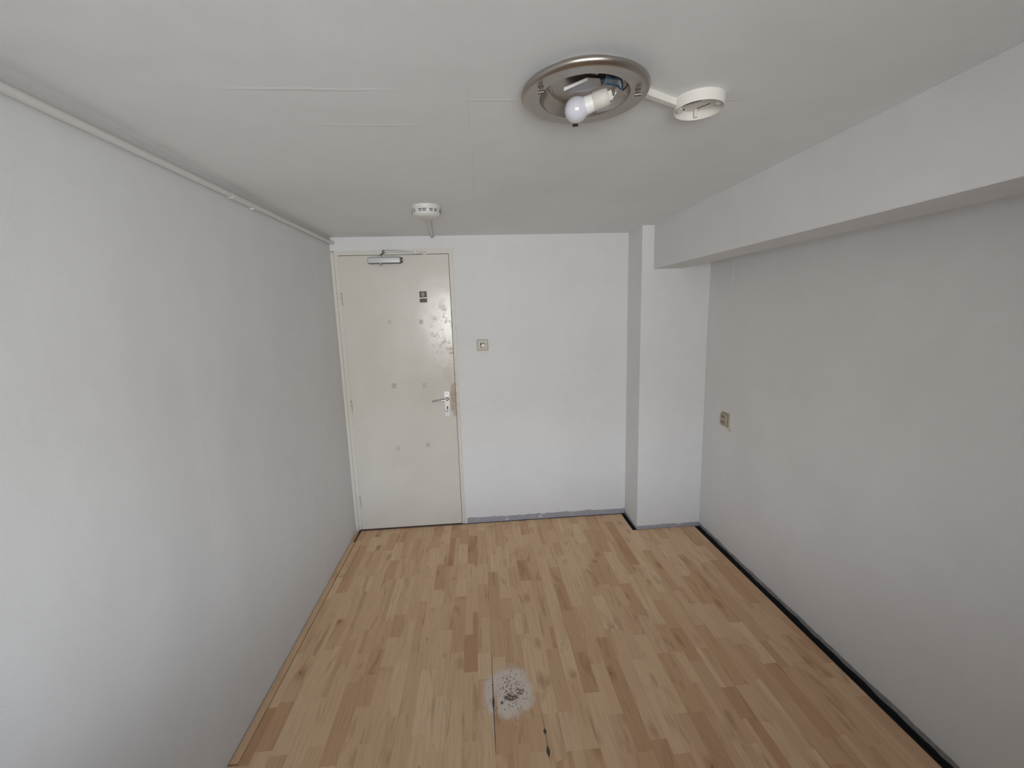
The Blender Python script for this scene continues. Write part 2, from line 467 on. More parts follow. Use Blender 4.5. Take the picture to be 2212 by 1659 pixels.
M['nickel'] = None
t = NT('brushed_nickel'); t.pos()
n = t.noise(240, 2, .6)
M['nickel'] = t.set(t.mix(n, (.40, .365, .33), (.46, .425, .39)), .33, 1.0, t.bump(t.noise(400, 2), .0001), .5)
M['nickel_in'] = simple('satin_nickel_reflector', (.56, .52, .47), .24, 1.0)
M['steel'] = simple('zinc_plated_steel', (.55, .55, .55), .35, 1.0)
M['screwb'] = simple('dull_nickel_screw', (.20, .17, .15), .4, .8)
M['zinc'] = simple('white_zinc_bracket', (.36, .36, .375), .5, .3)
M['bulbglass'] = simple('frosted_bulb_glass', (.62, .62, .68), .16, 0, .6, **{})
M['bulbneck'] = simple('white_bulb_collar', (.80, .80, .78), .4)
M['porcelain'] = simple('old_porcelain', (.62, .60, .54), .55, bump=.001, bscale=90, var=.12)
M['blackhole'] = simple('black_hole', (.006, .006, .007), .9)
M['wireblue'] = simple('blue_wire_insulation', (.03, .09, .17), .45)
M['wirebrown'] = simple('dark_wire_insulation', (.03, .02, .02), .45)
M['wireclear'] = simple('bare_tinned_wire', (.6, .6, .6), .3, 1.0)
M['abs'] = simple('aged_white_plastic', (.76, .74, .69), .45, var=.02)
M['abs2'] = simple('white_detector_plastic', (.70, .69, .665), .42)
M['alu'] = simple('cast_aluminium', (.62, .65, .65), .45, .12)
M['aludark'] = simple('grey_aluminium_side', (.17, .18, .175), .45, .3)
M['aluplate'] = simple('anodised_aluminium', (.80, .81, .81), .32, .55)
M['handle'] = simple('worn_aluminium_lever', (.62, .60, .57), .28, .9)
M['bronze'] = simple('dark_bronze', (.045, .036, .028), .42, .3)
M['bronze_l'] = simple('worn_bronze', (.20, .18, .16), .45, .3)
M['cream'] = simple('cream_bakelite', (.66, .63, .56), .3, var=.03)
M['ivory'] = simple('yellowed_socket_plastic', (.43, .385, .29), .5, var=.12)
M['ivory_d'] = simple('brown_socket_insert', (.26, .21, .14), .55)
M['sticky'] = simple('yellowed_tape', (.50, .475, .39), .4, var=.14)
M['sticky_p'] = simple('pale_tape', (.55, .53, .465), .38, var=.14)
M['upvc'] = simple('white_window_frame', (.80, .80, .80), .35)
t = NT('window_pane'); g = t.n('ShaderNodeBsdfGlossy'); g.inputs['Roughness'].default_value = .02
tr = t.n('ShaderNodeBsdfTransparent'); fr = t.n('ShaderNodeFresnel'); fr.inputs[0].default_value = 1.45
mx = t.n('ShaderNodeMixShader'); t.link(fr.outputs[0], mx.inputs[0]); t.link(tr.outputs[0], mx.inputs[1]); t.link(g.outputs[0], mx.inputs[2])
t.link(mx.outputs[0], t.out.inputs[0]); M['pane'] = t.m

# ================================================================ SHELL
ZB = -0.032     # screed level below the laminate
def struct(name, bm, m, smooth=False): return obj(name, bm, m, smooth=smooth, kind='structure')
# left wall
struct('wall_left', bxm(-.12, 0, BACK-.30, .14, ZB, H+.12), M['wall_left'])
# back wall with the door opening, and a raised paper patch at its top right
bm = BM()
DX1, DZ1 = .832, 2.072
box(bm, DX1, W+.12, 0, .14, ZB, H+.12)
box(bm, 0, DX1, 0, .14, DZ1, H+.12)
box(bm, 0, DX1, .07, .14, ZB, DZ1)
# ragged plaster lip over the frame head
lip = [(0, DZ1+.004)]
x = 0
while x < .84:
    lip.append((x, 2.0605+.010*x+random.uniform(-.0028, .0028))); x += random.uniform(.012, .03)
lip += [(.852, 2.066), (.852, 2.10), (0, 2.10)]
prism_y(bm, lip, -.0056, .001)
box(bm, 1.868, CX+.02, -.0011, .001, 1.658, H)
struct('wall_back', bm, M['wall_back'])
# right wall with a papered strip next to the pillar
bm = BM(); box(bm, W, W+.12, BACK-.30, 0, ZB, H+.12)
box(bm, W-.0011, W+.001, -.540, -.26, 1.640, H)
struct('wall_right', bm, M['wall_right'])
# rear wall (behind the camera) with the window opening
bm = BM()
box(bm, 0, WX0, BACK-.30, BACK, ZB, H+.12); box(bm, WX1, W, BACK-.30, BACK, ZB, H+.12)
box(bm, WX0, WX1, BACK-.30, BACK, ZB, WZ0); box(bm, WX0, WX1, BACK-.30, BACK, WZ1, H+.12)
struct('wall_rear', bm, M['wall_back'])
# ceiling
struct('ceiling', bxm(-.12, W+.12, BACK-.30, .14, H, H+.12), M['ceiling'])
# pillar and beam
bm = BM(); box(bm, CX, W, -CD, 0.001, ZB, H+.01, bev=.003)
struct('wall_pillar', bm, M['wall_back'])
bm = BM(); box(bm, BX0, BX1, BACK, -CD+.001, BZ, H+.01, bev=.0025)
struct('ceiling_beam', bm, M['beam'])

# floor: one mesh of printed strips, clipped to the outline of the laid floor
FX0, FX1, FXM, FY0, FYC = .0385, 2.5345, 2.066, -.0125, -.2765
bm = BM(); lay = bm.loops.layers.float_color.new('tone')
def quad(x0, x1, y0, y1, col):
    if x1-x0 < 1e-5 or y1-y0 < 1e-5: return
    f = bm.faces.new([bm.verts.new(p) for p in ((x0, y0, 0), (x1, y0, 0), (x1, y1, 0), (x0, y1, 0))])
    for l in f.loops: l[lay] = col
def strip_clip(x0, x1, y0, y1, col):
    x0 = max(x0, FX0); x1 = min(x1, FX1)
    if x1 <= x0: return
    y0 = max(y0, BACK)
    a0, a1 = x0, min(x1, FXM)
    if a1 > a0: quad(a0, a1, y0, min(y1, FY0), col)
    b0, b1 = max(x0, FXM), x1
    if b1 > b0: quad(b0, b1, y0, min(y1, FYC), col)
def tonepick():
    u = random.random()
    if u < .10: return random.uniform(0, .20)
    if u < .36: return random.uniform(.18, .45)
    if u < .75: return random.uniform(.5, .78)
    return random.uniform(.8, 1.0)
BW = .1945
k = -6
while .985+k*BW < W:
    xb = .985+k*BW; k += 1
    if xb+BW < 0: continue
    # three strips; some blocks are divided lengthwise again
    for s in range(3):
        xs0 = xb+s*BW/3; xs1 = xs0+BW/3
        y = .1+random.uniform(0, .35)
        while y > BACK:
            L = random.choice((.16, .20, .24, .28, .34, .40))*random.uniform(.9, 1.1)
            tn = tonepick(); o_ = random.random(); h_ = random.random()
            u = random.random()
            if u < .26:
                c_ = xs0+(BW/3)*random.choice((.33, .62))
                strip_clip(xs0, c_, y-L, y, (tn, o_, h_, 1))
                strip_clip(c_, xs1, y-L, y, (tonepick(), random.random(), random.random(), 1))
            else:
                strip_clip(xs0, xs1, y-L, y, (tn, o_, h_, 1))
            y -= L
fl = struct('floor', bm, M['floor'])
# cut edge and black underlay seen in the gaps
bm = BM()
def wallq(pts):
    for (x0, y0), (x1, y1) in zip(pts[:-1], pts[1:]):
        bm.faces.new([bm.verts.new(p) for p in ((x0, y0, 0), (x1, y1, 0), (x1, y1, ZB), (x0, y0, ZB))])
wallq([(FX0, BACK), (FX0, FY0), (FXM, FY0), (FXM, FYC), (FX1, FYC), (FX1, BACK)])
obj('board_edge', bm, M['dark'], fl)
obj('underlay', bxm(-.12, W+.12, BACK-.3, .14, ZB-.05, ZB), M['underlay'], fl, label='black underlay showing in the gaps along the walls')

def upstand(axis, fixed, a0, a1, z0, rag, step, th=.0045):
    n_ = int(abs(a1-a0)/step); pts = [(a0, ZB), (a1, ZB)]; prev = 0
    for i in range(n_+1):
        f_ = 1-i/n_; prev = prev*.5+random.uniform(-rag, rag); pts.append((a0+(a1-a0)*f_, z0+prev))
    bm = BM()
    if axis == 'x': prism_y(bm, pts, fixed-th, fixed)
    else: prism_x(bm, pts, fixed-th, fixed)
    obj('underlay_edge', bm, M['underlay'], fl)
upstand('x', 0, .835, CX, -.0005, .0004, .03)
upstand('x', -CD, CX, W, -.0035, .0004, .03)
upstand('y', CX, -CD, 0, -.0005, .0006, .03)
upstand('y', W, BACK, -CD, -.0045, .0035, .028)
# laminate off-cut strips along the left wall
stripmat = M['floor']
def offcut(n, pts, tone):
    bm = BM(); ly_ = bm.loops.layers.float_color.new('tone')
    top = [bm.verts.new((x, y, .0005)) for x, y in pts]; bot = [bm.verts.new((x, y, ZB)) for x, y in pts]
    bm.faces.new(top); bm.faces.new(bot[::-1])
    for i in range(len(pts)):
        j = (i+1) % len(pts); bm.faces.new((top[i], bot[i], bot[j], top[j]))
    for f in bm.faces:
        for l in f.loops: l[ly_] = (tone, .3+.1*n, .5, 1)
    return struct('trim_%d' % n, bm, stripmat)
offcut(1, [(.0012, -.172), (.0012, -.002), (.0215, -.002), (.0195, -.172)], .45)
offcut(2, [(.0045, -1.745), (.0040, -.178), (.0335, -.172), (.0362, -1.745)], .55)
offcut(3, [(.0015, BACK+.01), (.0015, -1.752), (.0370, -1.752), (.0370, BACK+.01)], .40)

# plaster scars left by the old skirting
def ragged(name, axis, fixed, a0, a1, zl, z_a, z_b, th, m, rag=.004, step=.012, dirn=-1):
    """strip on a wall plane: axis 'x' -> runs in x on plane y=fixed, 'y' -> runs in y on plane x=fixed"""
    pts = [(a0, zl)]
    pts.append((a1, zl))
    a = a1
    s = 1 if a1 > a0 else -1
    n_ = int(abs(a1-a0)/step)
    prev = 0
    for i in range(n_+1):
        f = 1-i/n_
        prev = prev*.6+random.uniform(-rag, rag)*.7
        if random.random() < .08: prev += random.choice((-1, 1))*rag*1.2
        pts.append((a0+(a1-a0)*f, z_a+(z_b-z_a)*f+prev))
    bm = BM()
    if axis == 'x': prism_y(bm, pts, fixed-th if dirn < 0 else fixed, fixed if dirn < 0 else fixed+th)
    else: prism_x(bm, pts, fixed-th, fixed)
    return struct(name, bm, m)
ragged('baseboard_back', 'x', 0.0, .846, CX, .002, .044, .040, .0035, M['plaster'], .0035)
ragged('baseboard_pillar', 'x', -CD, CX-.002, W, -.008, .024, .026, .0035, M['plaster'], .0018, .02)
ragged('baseboard_recess', 'y', CX, -CD-.0035, 0, -.004, .010, .026, .003, M['plaster'], .0015)
ragged('baseboard_right', 'y', W, BACK, -CD, -.012, .017, .016, .003, M['plaster_r'], .0045, .035)

# window (behind the camera)
win = thing('window_1', ((WX0+WX1)/2, WY, WZ0), None, None, kind='structure')
bm = BM(); f = .05
box(bm, WX0, WX0+f, WY-.03, WY+.03, WZ0, WZ1); box(bm, WX1-f, WX1, WY-.03, WY+.03, WZ0, WZ1)
box(bm, WX0, WX1, WY-.03, WY+.03, WZ0, WZ0+f); box(bm, WX0, WX1, WY-.03, WY+.03, WZ1-f, WZ1)
box(bm, (WX0+WX1)/2-.02, (WX0+WX1)/2+.02, WY-.025, WY+.025, WZ0, WZ1)
obj('window_frame', bm, M['upvc'], win)
obj('window_sill', bxm(WX0-.04, WX1+.04, WY+.03, RY+.09, WZ0-.03, WZ0, bev=.004), M['upvc'], win)
obj('pane', bxm(WX0+f, WX1-f, WY-.003, WY+.003, WZ0+f, WZ1-f), M['pane'], win)

# ================================================================ PIPE on the left wall
pr = thing('wall_pipe', (.014, 0, 2.110), 'thin white painted pipe running along the top of the left wall', 'pipe')
bm = BM()
pp = [(.0165, BACK+.002, 2.104), (.0165, -2.2, 2.105), (.0165, -1.4, 2.110), (.0155, -.9, 2.112), (.0150, -.3, 2.115), (.0155, -.06, 2.116), (.019, -.022, 2.1165), (.026, -.004, 2.117)]
tube(bm, smoothpath(pp, 8), .0112, 20)
obj('pipe', bm, M['trimwhite'], pr, smooth=True)
bm = BM(); cyl(bm, (.0150, -1.245, 2.1105), (.0148, -1.02, 2.1115), .0132, n=20)
obj('coupling', bm, M['trimwhite'], pr, smooth=True)
bm = BM(); box(bm, .002, .020, -1.072, -1.056, 2.094, 2.103, bev=.003)
obj('pipe_clip', bm, M['trimwhite'], pr, smooth=True)
# added strip above the pipe, its grey painting in the shade there; caulk ridge
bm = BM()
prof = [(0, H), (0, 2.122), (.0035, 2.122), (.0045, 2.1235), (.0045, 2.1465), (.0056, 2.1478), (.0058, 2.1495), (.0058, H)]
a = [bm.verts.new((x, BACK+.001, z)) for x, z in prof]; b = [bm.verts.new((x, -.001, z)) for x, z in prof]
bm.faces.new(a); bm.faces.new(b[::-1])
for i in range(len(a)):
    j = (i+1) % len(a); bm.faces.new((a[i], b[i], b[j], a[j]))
struct('trim_4', bm, simple('shade_grey_caulked_strip', (.64, .64, .63), .7, bump=.0005, bscale=70, var=.04))

# ================================================================ DOOR
door = thing('door_1', (.43, 0, 0), None, None, kind='structure')
bm = BM()
box(bm, 0, .0215, -.016, .06, 0, 2.056, bev=.003)          # proud left jamb
box(bm, .0205, .0485, -.005, .06, 0, 2.036, bev=.0015)
box(bm, .8055, .8335, -.0035, .06, 0, 2.066, bev=.0015)    # right jamb
box(bm, .0205, .8335, -.0045, .06, 2.0315, 2.074, bev=.0015)
obj('door_frame', bm, M['frame'], door)
bm = BM(); box(bm, .0505, .8035, -.0125, .026, .0125, 2.0275, bev=.0016)
leaf = obj('door_leaf', bm, M['door'], door)
obj('threshold', bxm(.03, .806, -.009, .06, ZB, .0105), simple('dark_brown_threshold', (.07, .045, .04), .6, var=.35), door)
for k, z in enumerate((1.694, .928, .192)):
    bm = BM()
    cyl(bm, (.0475, -.0135, z), (.0475, -.0135, z+.047), .0062, n=16)
    cyl(bm, (.0475, -.0135, z+.0495), (.0475, -.0135, z+.076), .0062, n=16)
    lathe(bm, [(.0062, 0), (.0056, .003), (.003, .0045), (0, .005)], 16, Matrix.Translation((.0475, -.0135, z+.076)))
    hg = obj('hinge', bm, M['frame'], door, smooth=True)
    bm = BM(); cyl(bm, (.0475, -.0135, z+.046), (.0475, -.0135, z+.051), .0042, n=12)
    box(bm, .0535, .0552, -.0133, -.0124, z-.002, z+.072)  # dark slivers on the leaf paint in the hinge's shadow line
    box(bm, .0475, .0552, -.0133, -.0124, z+.072, z+.084, bev=.0004)
    obj('hinge_gap_and_shadow', bm, M['dark'], hg)
# handle
pc = .7405
bm = BM(); box(bm, -.0195, .0195, -.0055, 0, -.092, .092, bev=.0018, seg=3)
bmesh.ops.rotate(bm, verts=bm.verts, cent=(0, 0, 0), matrix=Matrix.Rotation(.012, 3, 'Y'))
bmesh.ops.translate(bm, verts=bm.verts, vec=(pc, -.0123, .9605))
plate = obj('handle_plate', bm, M['aluplate'], door, label='white-silver aluminium plate')
def onplate(dx, dz): return (pc+dx+.012*dz, -.0180, .9605+dz)
for dz in (.078, -.079):
    bm = BM(); c0 = Vector(onplate(0, dz)); lathe(bm, [(0, .0011), (.0024, .0009), (.0037, 0)], 16, axis_mat(c0, (0, -1, 0)))
    obj('screw', bm, M['aludark'], plate, smooth=True)
bm = BM(); x_, y_, z_ = onplate(.001, -.0295)
cyl(bm, (x_, y_+.0005, z_+.006), (x_, y_-.0006, z_+.006), .0048, n=20); box(bm, x_-.0033, x_+.0033, y_-.0006, y_+.0005, z_-.014, z_+.006)
obj('keyhole', bm, M['blackhole'], plate)
bm = BM(); x_, y_, z_ = onplate(0, -.0735)
box(bm, x_-.0196, x_+.0196, y_-.0016, y_+.001, z_-.0195, z_+.0205, bev=.0012)
obj('plate_cover', bm, M['aluplate'], plate, label='loose cover at the foot of the plate')
bm = BM(); box(bm, x_-.0199, x_+.0199, y_-.0006, y_+.0006, z_+.0203, z_+.0222)
vs = [bm.verts.new(p) for p in ((x_-.017, y_-.0019, z_+.018), (x_+.004, y_-.0019, z_+.018), (x_-.002, y_-.0019, z_+.012), (x_-.011, y_-.0019, z_+.0155))]
bm.faces.new(vs)
obj('cover_edge', bm, M['aludark'], plate)
kx, kz = .7425, 1.0035-.004
bm = BM(); lathe(bm, [(.0148, 0), (.0148, .004), (.0125, .0085), (.0105, .011)], 28, axis_mat((kx, -.0178, kz), (0, -1, 0)))
lathe(bm, [(.0105, 0), (.0095, .030), (.0115, .036), (.0105, .043), (.006, .047), (0, .048)], 28, axis_mat((kx, -.0178, kz), (0, -1, 0)))
obj('lever_rose', bm, M['handle'], plate, smooth=True)
bm = BM()
lp = smoothpath([(kx-.002, -.055, kz-.001), (kx-.022, -.0565, kz-.003), (kx-.05, -.057, kz-.0055), (kx-.08, -.056, kz-.0085), (kx-.100, -.054, kz-.011), (kx-.108, -.052, kz-.0125)], 5)
nl = len(lp)
tube(bm, lp, [.0098-.0045*(i/(nl-1)) if i < nl-2 else .0035 for i in range(nl)], 16, .72)
obj('door_lever', bm, M['handle'], plate, smooth=True)

# ---- door closer
dc = thing('door_closer', (.36, -.0125, 1.99), 'silver overhead door closer with folded arm at the top of the cream door', 'door closer')
bm = BM(); box(bm, .258, .478, -.058, -.0125, 1.9675, 2.0095, bev=.0045, seg=3)
obj('closer_body', bm, M['aludark'], dc, smooth=True)
bm = BM(); box(bm, .2605, .4765, -.0605, -.0565, 1.9715, 2.0065, bev=.0035, seg=3)
obj('closer_cover', bm, M['alu'], dc, smooth=True, label='pale silver front cover')
bm = BM(); box(bm, .478, .4835, -.052, -.0125, 1.970, 2.007, bev=.0015)
ec = obj('end_cap', bm, M['aludark'], dc)
for z in (1.9995, 1.9785):
    bm = BM(); cyl(bm, (.483, -.046, z), (.489, -.046, z), .0046, n=14)
    box(bm, .4835, .4925, -.0495, -.0425, z-.0035, z+.0035, bev=.001)
    obj('valve_screw', bm, M['blackhole'], ec)
bm = BM(); cyl(bm, (.3405, -.040, 2.006), (.3405, -.040, 2.019), .0098, n=20); cyl(bm, (.3405, -.040, 2.019), (.3405, -.040, 2.0235), .006, n=6)
obj('spindle', bm, M['steel'], dc, smooth=True)
bm = BM(); lathe(bm, [(.0125, 0), (.012, -.007), (.0085, -.011), (.0045, -.0145), (0, -.015)], 20, Matrix.Translation((.3415, -.041, 1.969)))
obj('spindle_cap', bm, M['steel'], dc, smooth=True)
bm = BM(); tube(bm, [(.3405, -.040, 2.0245), (.352, -.052, 2.0275), (.372, -.070, 2.035)], [.0055, .0065, .0055], 10, .55)
obj('crank_arm', bm, M['wirebrown'], dc, smooth=True, label='short dark crank arm')
bm = BM(); cyl(bm, (.371, -.070, 2.034), (.371, -.070, 2.050), .0088, n=18); cyl(bm, (.371, -.070, 2.050), (.371, -.070, 2.0545), .0058, n=6)
obj('elbow_joint', bm, M['aludark'], dc, smooth=True)
bm = BM(); tube(bm, [(.371, -.070, 2.0475), (.392, -.067, 2.0480), (.47, -.055, 2.0450), (.548, -.043, 2.0410)], [.0078, .0082, .0078, .0072], 10, .6)
obj('forearm', bm, M['alu'], dc, smooth=True)
bm = BM(); tube(bm, [(.545, -.0435, 2.0410), (.60, -.034, 2.0380), (.634, -.028, 2.0360)], [.0048, .0046, .0048], 10)
cyl(bm, (.580, -.038, 2.032), (.580, -.038, 2.047), .0062, n=6)
obj('adjusting_rod', bm, M['steel'], dc, smooth=True)
bm = BM(); box(bm, .618, .652, -.0095, -.0046, 2.028, 2.048, bev=.0015); cyl(bm, (.634, -.0095, 2.037), (.634, -.034, 2.037), .0072, n=18)
lathe(bm, [(.0092, 0), (.0085, .005), (.004, .0075), (0, .008)], 18, axis_mat((.634, -.030, 2.037), (0, -1, 0)))
obj('arm_shoe', bm, M['alu'], dc, smooth=True)

# ---- dark little hook plate on the door
hk = thing('coat_hook', (.6135, -.0125, 1.738), 'small dark bronze coat hook plate high on the cream door', 'coat hook')
bm = BM(); box(bm, .588, .638, -.0165, -.0125, 1.7015, 1.776, bev=.002, seg=2)
obj('hook_plate', bm, M['bronze'], hk)
bm = BM()
pts = []
cxk, czk, rk = .6125, 1.7575, .0128
for i in range(15):
    a_ = math.radians(-35+250*i/14); pts.append((cxk+rk*math.cos(a_), czk+rk*math.sin(a_)))
pts += [(cxk-.0012, 1.7345), (cxk+.0016, 1.7345)]
prism_y(bm, pts, -.0200, -.0164)
obj('hook_tongue', bm, M['bronze_l'], hk, label='rounded tapering tongue, lighter than the plate')
bm = BM(); cyl(bm, (.5885, -.0185, 1.7295), (.6115, -.0185, 1.7295), .0052, n=18); cyl(bm, (.6140, -.0185, 1.7300), (.6370, -.0185, 1.7300), .0052, n=18)
obj('hook_roll', bm, M['aluplate'], hk, smooth=True, label='bright rolled edge across the plate')
bm = BM(); box(bm, .5895, .6385, -.0205, -.0150, 1.7000, 1.7245, bev=.0015)
obj('hook_lip', bm, M['bronze'], hk)

# ---- six squares of old tape
tapes = [(.366, 1.568, .0245, .031, 'sticky_p', 'faint square of old tape, upper left of the six on the door'),
         (.587, 1.564, .0255, .030, 'sticky', 'yellowed square of old tape under the coat hook, upper right of six'),
         (.365, 1.110, .0330, .037, 'sticky', 'yellowed square of old tape at middle left of the six on the door'),
         (.585, 1.104, .0320, .037, 'sticky_p', 'pale square of old tape with dark top edge, middle right, left of the door handle'),
         (.361, .639, .0255, .029, 'sticky_p', 'small square of old tape at lower left of the six on the door'),
         (.581, .653, .0265, .030, 'sticky', 'small square of old tape at lower right of the six on the door')]
for x_, z_, w_, h_, mt, lb in tapes:
    bm = BM(); box(bm, x_-w_/2, x_+w_/2, -.0142, -.0124, z_-h_/2, z_+h_/2, bev=.0005, seg=1)
    bmesh.ops.rotate(bm, verts=bm.verts, cent=(x_, 0, z_), matrix=Matrix.Rotation(random.uniform(-.03, .03), 3, 'Y'))
    o = obj('tape_square', bm, M[mt]); tag(o, lb, 'tape', 'old tape squares on the door')

# ================================================================ LIGHT SWITCH on back wall
sw = thing('light_switch', (1.0175, 0, 1.383), 'square cream light switch with a hole in its rocker on the back wall', 'light switch')
sxc, szc = 1.0175, 1.383
bm = BM(); box(bm, sxc-.0405, sxc+.0405, -.006, 0, szc-.0405, szc+.0405, bev=.004, seg=3)
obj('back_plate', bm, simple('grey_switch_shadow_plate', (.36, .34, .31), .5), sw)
bm = BM()
def ring4(h, y, rr): return [bm.verts.new((sxc+a_*h, y, szc+b_*h)) for a_, b_ in ((-1, -1), (1, -1), (1, 1), (-1, 1))]
R0 = ring4(.0378, -.004, 0); R1 = ring4(.0372, -.0085, 0); R2 = ring4(.0185, -.0150, 0); R3 = ring4(.0165, -.0150, 0); R4 = ring4(.0160, -.006, 0)
for A, B in ((R0, R1), (R1, R2), (R2, R3), (R3, R4)):
    for i in range(4):
        j = (i+1) % 4; bm.faces.new((A[i], A[j], B[j], B[i]))
obj('switch_frame', bm, M['cream'], sw)
bm = BM(); box(bm, sxc-.0158, sxc+.0158, -.0075, -.004, szc-.0158, szc+.0158)
obj('switch_recess', bm, simple('brown_recess', (.10, .08, .055), .6), sw)
bm = BM()
rk_ = [(-.0105, -.012), (.0145, -.013), (.0145, .0035), (.010, .006), (.0085, .0115), (-.002, .012), (-.005, .004), (-.0115, -.004)]
prism_y(bm, [(sxc+a_, szc+b_) for a_, b_ in rk_], -.0145, -.006)
obj('rocker', bm, M['cream'], sw)

# ================================================================ WALL SOCKET on the right wall
so = thing('wall_socket', (W, -.537, .880), 'small yellowed wall socket on the right wall near the pillar', 'socket')
y0_, y1_ = -.578, -.497
bm = BM(); box(bm, W-.006, W, y0_-.002, y1_+.002, .832, .926, bev=.003)
obj('socket_base', bm, M['ivory'], so, label='wide pale base plate')
bm = BM(); box(bm, W-.017, W-.005, y0_+.010, y1_-.004, .839, .918, bev=.004, seg=3)
hs = obj('socket_body', bm, M['ivory'], so, smooth=True)
for zz in (.898, .862):
    bm = BM(); box(bm, W-.0180, W-.0155, y0_+.026, y1_-.012, zz-.0085, zz+.0075, bev=.002)
    obj('socket_insert', bm, M['ivory_d'], hs)
bm = BM(); cyl(bm, (W-.004, -.582, .826), (W, -.600, .812), .004, .002, n=8)
obj('broken_corner', bm, M['ivory'], so)

# ================================================================ CEILING LIGHT
LC = Vector((1.2635, -2.046, H))
cl = thing('ceiling_light', LC, 'round brushed nickel ceiling light, uncovered, bulb showing', 'ceiling light')
T = Matrix.Translation(LC)
bm = BM()
lathe(bm, [(.1150, 0), (.1150, -.0195), (.1450, -.0195), (.1490, -.0200), (.1520, -.0218), (.1532, -.0248), (.1528, -.0280), (.1505, -.0318), (.1465, -.0345), (.1420, -.0358),
           (.1385, -.0352), (.1120, -.0345), (.1085, -.0340), (.1072, -.0325)], 128, T)
obj('light_ring', bm, M['nickel'], cl, smooth=True)
bm = BM()
lathe(bm, [(.1073, -.0330), (.1060, -.0290), (.1000, -.0205), (.0935, -.0120), (.0900, -.0085), (.0880, -.0078), (.0860, -.0060), (0, -.0060)], 128, T)
obj('reflector_pan', bm, M['nickel_in'], cl, smooth=True)
bm = BM(); lathe(bm, [(.0800, -.0060), (.0800, -.0098), (.0770, -.0112), (.0735, -.0110), (.0725, -.0095), (0, -.0095)], 96, Matrix.Translation(LC+Vector((-.004, .002, 0))))
obj('pan_step', bm, M['nickel'], cl, smooth=True)
# small round hole and the dark wiring opening
bm = BM(); lathe(bm, [(.0042, 0), (.0042, -.0006), (0, -.0006)], 20, Matrix.Translation(LC+Vector((-.018, -.066, -.0106))))
obj('screw_hole', bm, M['blackhole'], cl)
bm = BM()
op = []
for i in range(12):
    a_ = math.radians(30*i); op.append((LC.x+.046+.030*math.cos(a_)*(1.05 if i % 2 else .9), LC.y-.052+.024*math.sin(a_)*(1.0 if i % 3 else .85)))
v_ = [bm.verts.new((a_, b_, H-.0101)) for a_, b_ in op]; bm.faces.new(v_)
obj('wiring_opening', bm, M['blackhole'], cl)
# thumb screws round the ring
for a_deg, ln in ((204, .012), (-21, .012), (87, .016)):
    a_ = math.radians(a_deg); px, py = LC.x+.1245*math.cos(a_), LC.y+.1245*math.sin(a_)
    bm = BM(); cyl(bm, (px, py, H-.034), (px-.002*math.cos(a_), py-.002*math.sin(a_), H-.044), .0026, n=12)
    cyl(bm, (px-.007, py+.002, H-.0462), (px+.007, py-.002, H-.0462), .0036, n=14)
    cyl(bm, (px, py, H-.0330), (px, py, H-.0362), .0064, n=18)
    obj('thumb_screw', bm, M['screwb'] if a_deg != 87 else M['bronze'], cl, smooth=True)
# bulb, collar and porcelain holder on one axis, bulb end hanging low
A0 = Vector((1.2500, -2.0200, H-.0500)); A1 = Vector((1.3450, -2.0640, H-.0270)); ax = (A1-A0).normalized()
def along(d): return A0+ax*d
Rb = .0295
prof = [(0, -Rb)]
for i in range(1, 15):
    a_ = math.radians(180-i*9.2); prof.append((Rb*math.sin(a_), Rb*math.cos(a_)))
prof += [(.0205, .0240), (.0198, .0270)]
bm = BM(); lathe(bm, prof, 48, axis_mat(A0, ax)); blb = obj('light_bulb', bm, M['bulbglass'], cl, smooth=True, label='small round frosted bulb')
bm = BM(); lathe(bm, [(.0202, .0215), (.0202, .0270), (.0190, .0420), (.0185, .0480)], 40, axis_mat(A0, ax)); obj('bulb_collar', bm, M['bulbneck'], blb, smooth=True)
bm = BM(); lathe(bm, [(.0, .0440), (.0200, .0440), (.0212, .0460), (.0205, .0700), (.0190, .0800), (.0180, .0810), (.0, .0810)], 40, axis_mat(A0, ax)); hol = obj('bulb_holder', bm, M['porcelain'], cl, smooth=True, label='old off-white porcelain holder')
bm = BM(); q = axis_mat(along(.080), ax)
vs = box(bm, -.0105, .0105, -.0085, .0085, -.001, .010, bev=.002)
bmesh.ops.transform(bm, matrix=q, verts=bm.verts); obj('holder_foot', bm, M['porcelain'], hol)
for sgn in (-1, 1):
    bm = BM(); b0 = along(.082)+Vector((.002, .006*sgn, -.006))
    tube(bm, smoothpath([b0, b0+ax*.006+Vector((0, 0, -.002)), b0+ax*.012+Vector((.0, .001, .004)), b0+ax*.010+Vector((0, -.004, .012))], 5), .0013, 8)
    obj('terminal_wire', bm, M['wireclear'], hol, smooth=True)
# bracket: folded zinc plate that carries the holder
bm = BM()
b = [(1.210, -2.066, -.0225), (1.258, -2.098, -.0165), (1.290, -2.090, -.0140), (1.300, -2.062, -.0140), (1.275, -2.045, -.0200), (1.228, -2.044, -.0230)]
t1 = [bm.verts.new((x, y, H+z)) for x, y, z in b]; t2 = [bm.verts.new((x, y, H+z+.0018)) for x, y, z in b]
bm.faces.new(t1); bm.faces.new(t2[::-1])
for i in range(6):
    j = (i+1) % 6; bm.faces.new((t1[i], t2[i], t2[j], t1[j]))
br = obj('holder_bracket', bm, M['zinc'], cl, label='bare zinc bracket')
bm = BM()
f_ = [(1.2095, -2.0665), (1.2575, -2.0985)]
p = [(f_[0][0], f_[0][1], -.0285), (f_[1][0], f_[1][1], -.0205), (f_[1][0], f_[1][1], -.0150), (f_[0][0], f_[0][1], -.0215)]
A_ = [bm.verts.new((x, y, H+z)) for x, y, z in p]; B_ = [bm.verts.new((x+.0012, y+.0020, H+z)) for x, y, z in p]
bm.faces.new(A_); bm.faces.new(B_[::-1])
